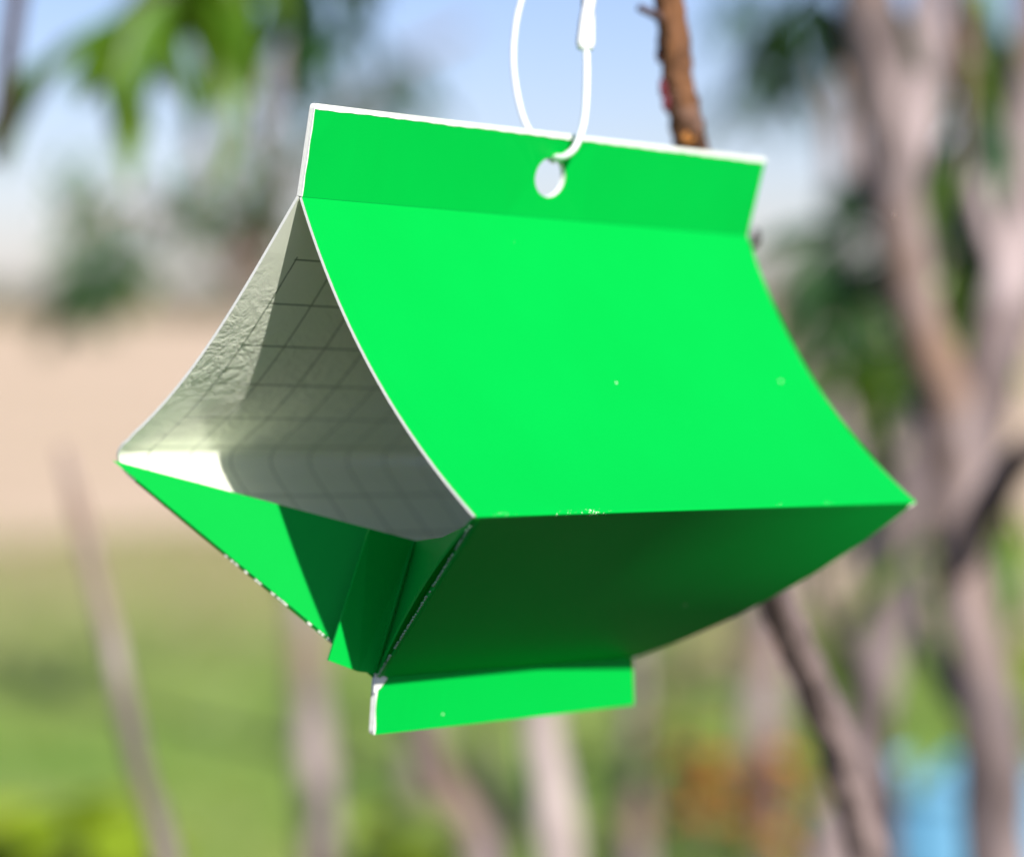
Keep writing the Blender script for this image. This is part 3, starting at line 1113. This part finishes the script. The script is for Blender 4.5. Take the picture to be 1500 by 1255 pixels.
nA = nrm(np.cross(MN - LN, BN - LN)); nA = nA if nA[2] < 0 else -nA
nC = nrm(np.cross(MN - RN, BN - RN)); nC = nC if nC @ AX < 0 else -nC
CAMD = V3(0, 0, -1)
ins = AX * 0.0004
plate('end_panel', [lerp(LN, midN, 0.055) + ins + DOWN * .0010, MN + ins, BN + ins], nA, trap, mats=[M_green, M_inner, M_green])
topc = plane_hit(646, 787, RN, nC)
topd = plane_hit(676, 772, RN, nC)
plate('end_panel', [MN + ins, topc + ins, topd + ins, RN + ins + DOWN * .0012, BN + ins], nC, trap, mats=[M_green, M_inner, M_green])
# glue tab folded back over the end: hinge MN-BN, free edge stands a little proud
t0 = plane_hit(541, 775, LN, nA, 0.0110)
t1_ = plane_hit(481, 967, LN, nA, 0.0090)
Mt = plane_hit(606, 793, LN, nA, 0.0012)
Bt = plane_hit(549, 986, LN, nA, 0.0012)
tabN = nrm(np.cross(Mt - t0, t1_ - t0)); tabN = tabN if tabN[2] < 0 else -tabN
plate('glue_tab', [t0, Mt, Bt, lerp(Bt, t1_, 0.35) + DOWN * 0.0008, t1_], tabN, trap, t=0.0010, mats=[M_green, M_green, M_green])
# pressed double crease beside the hinge
for q in (0.0, 0.0022):
    dlt = nrm(Mt - t0) * q
    dd_ = tube_data([W(Mt + dlt + tabN * 0.0), W(Bt + dlt * 0.6 + tabN * 0.0)], [0.00055, 0.00055], 8, 0, 0, 1)
    link_mesh('crease', dd_[0], dd_[1], M_green, trap, True, None, {'edge': [(99, 99)] * len(dd_[0]), 'scuff': [(99, 99)] * len(dd_[0])})
# far end, folded the same way
plate('end_panel', [LF - ins, MF - ins, BF - ins], AX, trap, mats=[M_green, M_inner, M_green])
plate('end_panel', [RF - ins, MF - ins, BF - ins], AX, trap, mats=[M_green, M_inner, M_green])


# torn perforation nibs along the two near folds
def nibs(A, B, n, outd, size, seed, lo=0.0, hi=1.0, dens=1.0):
    r = random.Random(seed)
    V_, Fc = [], []
    for k in range(n):
        if r.random() > dens:
            continue
        s = lo + (hi - lo) * (k + 0.5 + r.uniform(-.15, .15)) / n
        p = lerp(A, B, s)
        t = nrm(B - A)
        sz = size * r.uniform(0.5, 1.3)
        w_ = 0.0007 * r.uniform(.7, 1.3)
        o1 = nrm(outd)
        o3 = nrm(np.cross(t, o1))
        pts = [p - t * w_, p + t * w_, p + t * w_ * .6 + o1 * sz, p - t * w_ * .4 + o1 * sz * .9]
        b0 = len(V_)
        for q in pts:
            V_.append(W(q + o3 * .0002))
        for q in pts:
            V_.append(W(q - o3 * .0002))
        Fc += [(b0, b0 + 1, b0 + 2, b0 + 3), (b0 + 7, b0 + 6, b0 + 5, b0 + 4)]
        for i in range(4):
            j = (i + 1) % 4
            Fc.append((b0 + j, b0 + i, b0 + 4 + i, b0 + 4 + j))
    return V_, Fc


v, f = nibs(LN, BN, 34, nrm(-AX + DOWN * .3), 0.0004, 3, 0.45, 0.86, 0.45)
o = link_mesh('perforation', v, f, M_rim, trap); prop(o, kind='stuff')
v, f = nibs(RN, BN, 52, nrm(-AX - V3(0, 0, .2)), 0.0007, 4, 0.05, 0.98, 0.92)
o = link_mesh('perforation', v, f, plain('dulled perforation edge', (0.25, 0.42, 0.28), 0.8, 0.3, 900), trap); prop(o, kind='stuff')
# torn white corner where the bottom flap starts
plate('torn_corner', [BN + bfn * .0003 - U1 * .0012 - DOWN * .0018, BN + bfn * .0003 + U1 * .0040 + DOWN * .0002, BN + bfn * .0003 + U1 * .0012 + DOWN * .0030, BN + bfn * .0003 - U1 * .0012 + DOWN * .0042],
      bfn, trap, t=.0004, off=.0002, mats=[M_rim, M_rim, M_rim])
side_pts = [[lerp(BN, CN, s) + bfn * 0.00013 + U1 * ((0.00045 + 0.00025 * math.sin(s * 9)) * j - 0.0001) for j in (0, 1)] for s in np.linspace(0.15, 0.99, 20)]
slab('worn_rim', side_pts, -bfn, trap, t=0.0002, mats=[M_rim, M_rim, M_rim])

# ------------------------------------------------------------------ the cord through the hole
htop = hc + V1 * 0.0060
cord = empty('hanging_cord', W(htop), 'white nylon cord looped through the hole of the green trap', 'cord')
fr = lambda px, py, z: at(px, py, z)
zc = hc[2]
zfront = zc - 0.0035
front = [fr(809, 234, zc + 0.004), fr(815, 231, zc - 0.001), fr(828, 229, zfront), fr(843, 215, zfront - .001), fr(855, 180, zfront - .0005), fr(859, 130, zfront), fr(859, 80, zfront + .001), fr(857, 60, zfront + .001)]
d = tube_data(front, [.0011] * 8, 10, 0.1, 1, 5)
link_mesh('front_strand', d[0], d[1], M_string, cord, True)
zb = zc + 0.010
bk = [fr(812, 236, zc + 0.003), fr(800, 228, zc + .0055), fr(785, 205, zb), fr(770, 182, zb), fr(758, 140, zb), fr(752, 90, zb), fr(755, 40, zb), fr(764, 0, zb), fr(785, -60, zb), fr(850, -160, zb)]
d = tube_data(bk, [.00082] * 10, 10, 0.1, 2, 5)
link_mesh('back_strand', d[0], d[1], M_string, cord, True)
tw = []
for sgn in (0, math.pi):
    pts = []
    for k in range(26):
        s = k / 25
        px = lerp(857, 872, s)
        py = lerp(74, -160, s)
        an = s * 6 + sgn
        c_ = fr(px, py, zfront + .001)
        pts.append(c_ + Vector((math.cos(an) * .0009, math.sin(an) * .0009, 0)))
    tw.append(tube_data(pts, [.0013] + [.0020] * 25, 8, 0.1, 3, 2))
d = join(*tw)
link_mesh('twisted_end', d[0], d[1], M_string, cord, True)
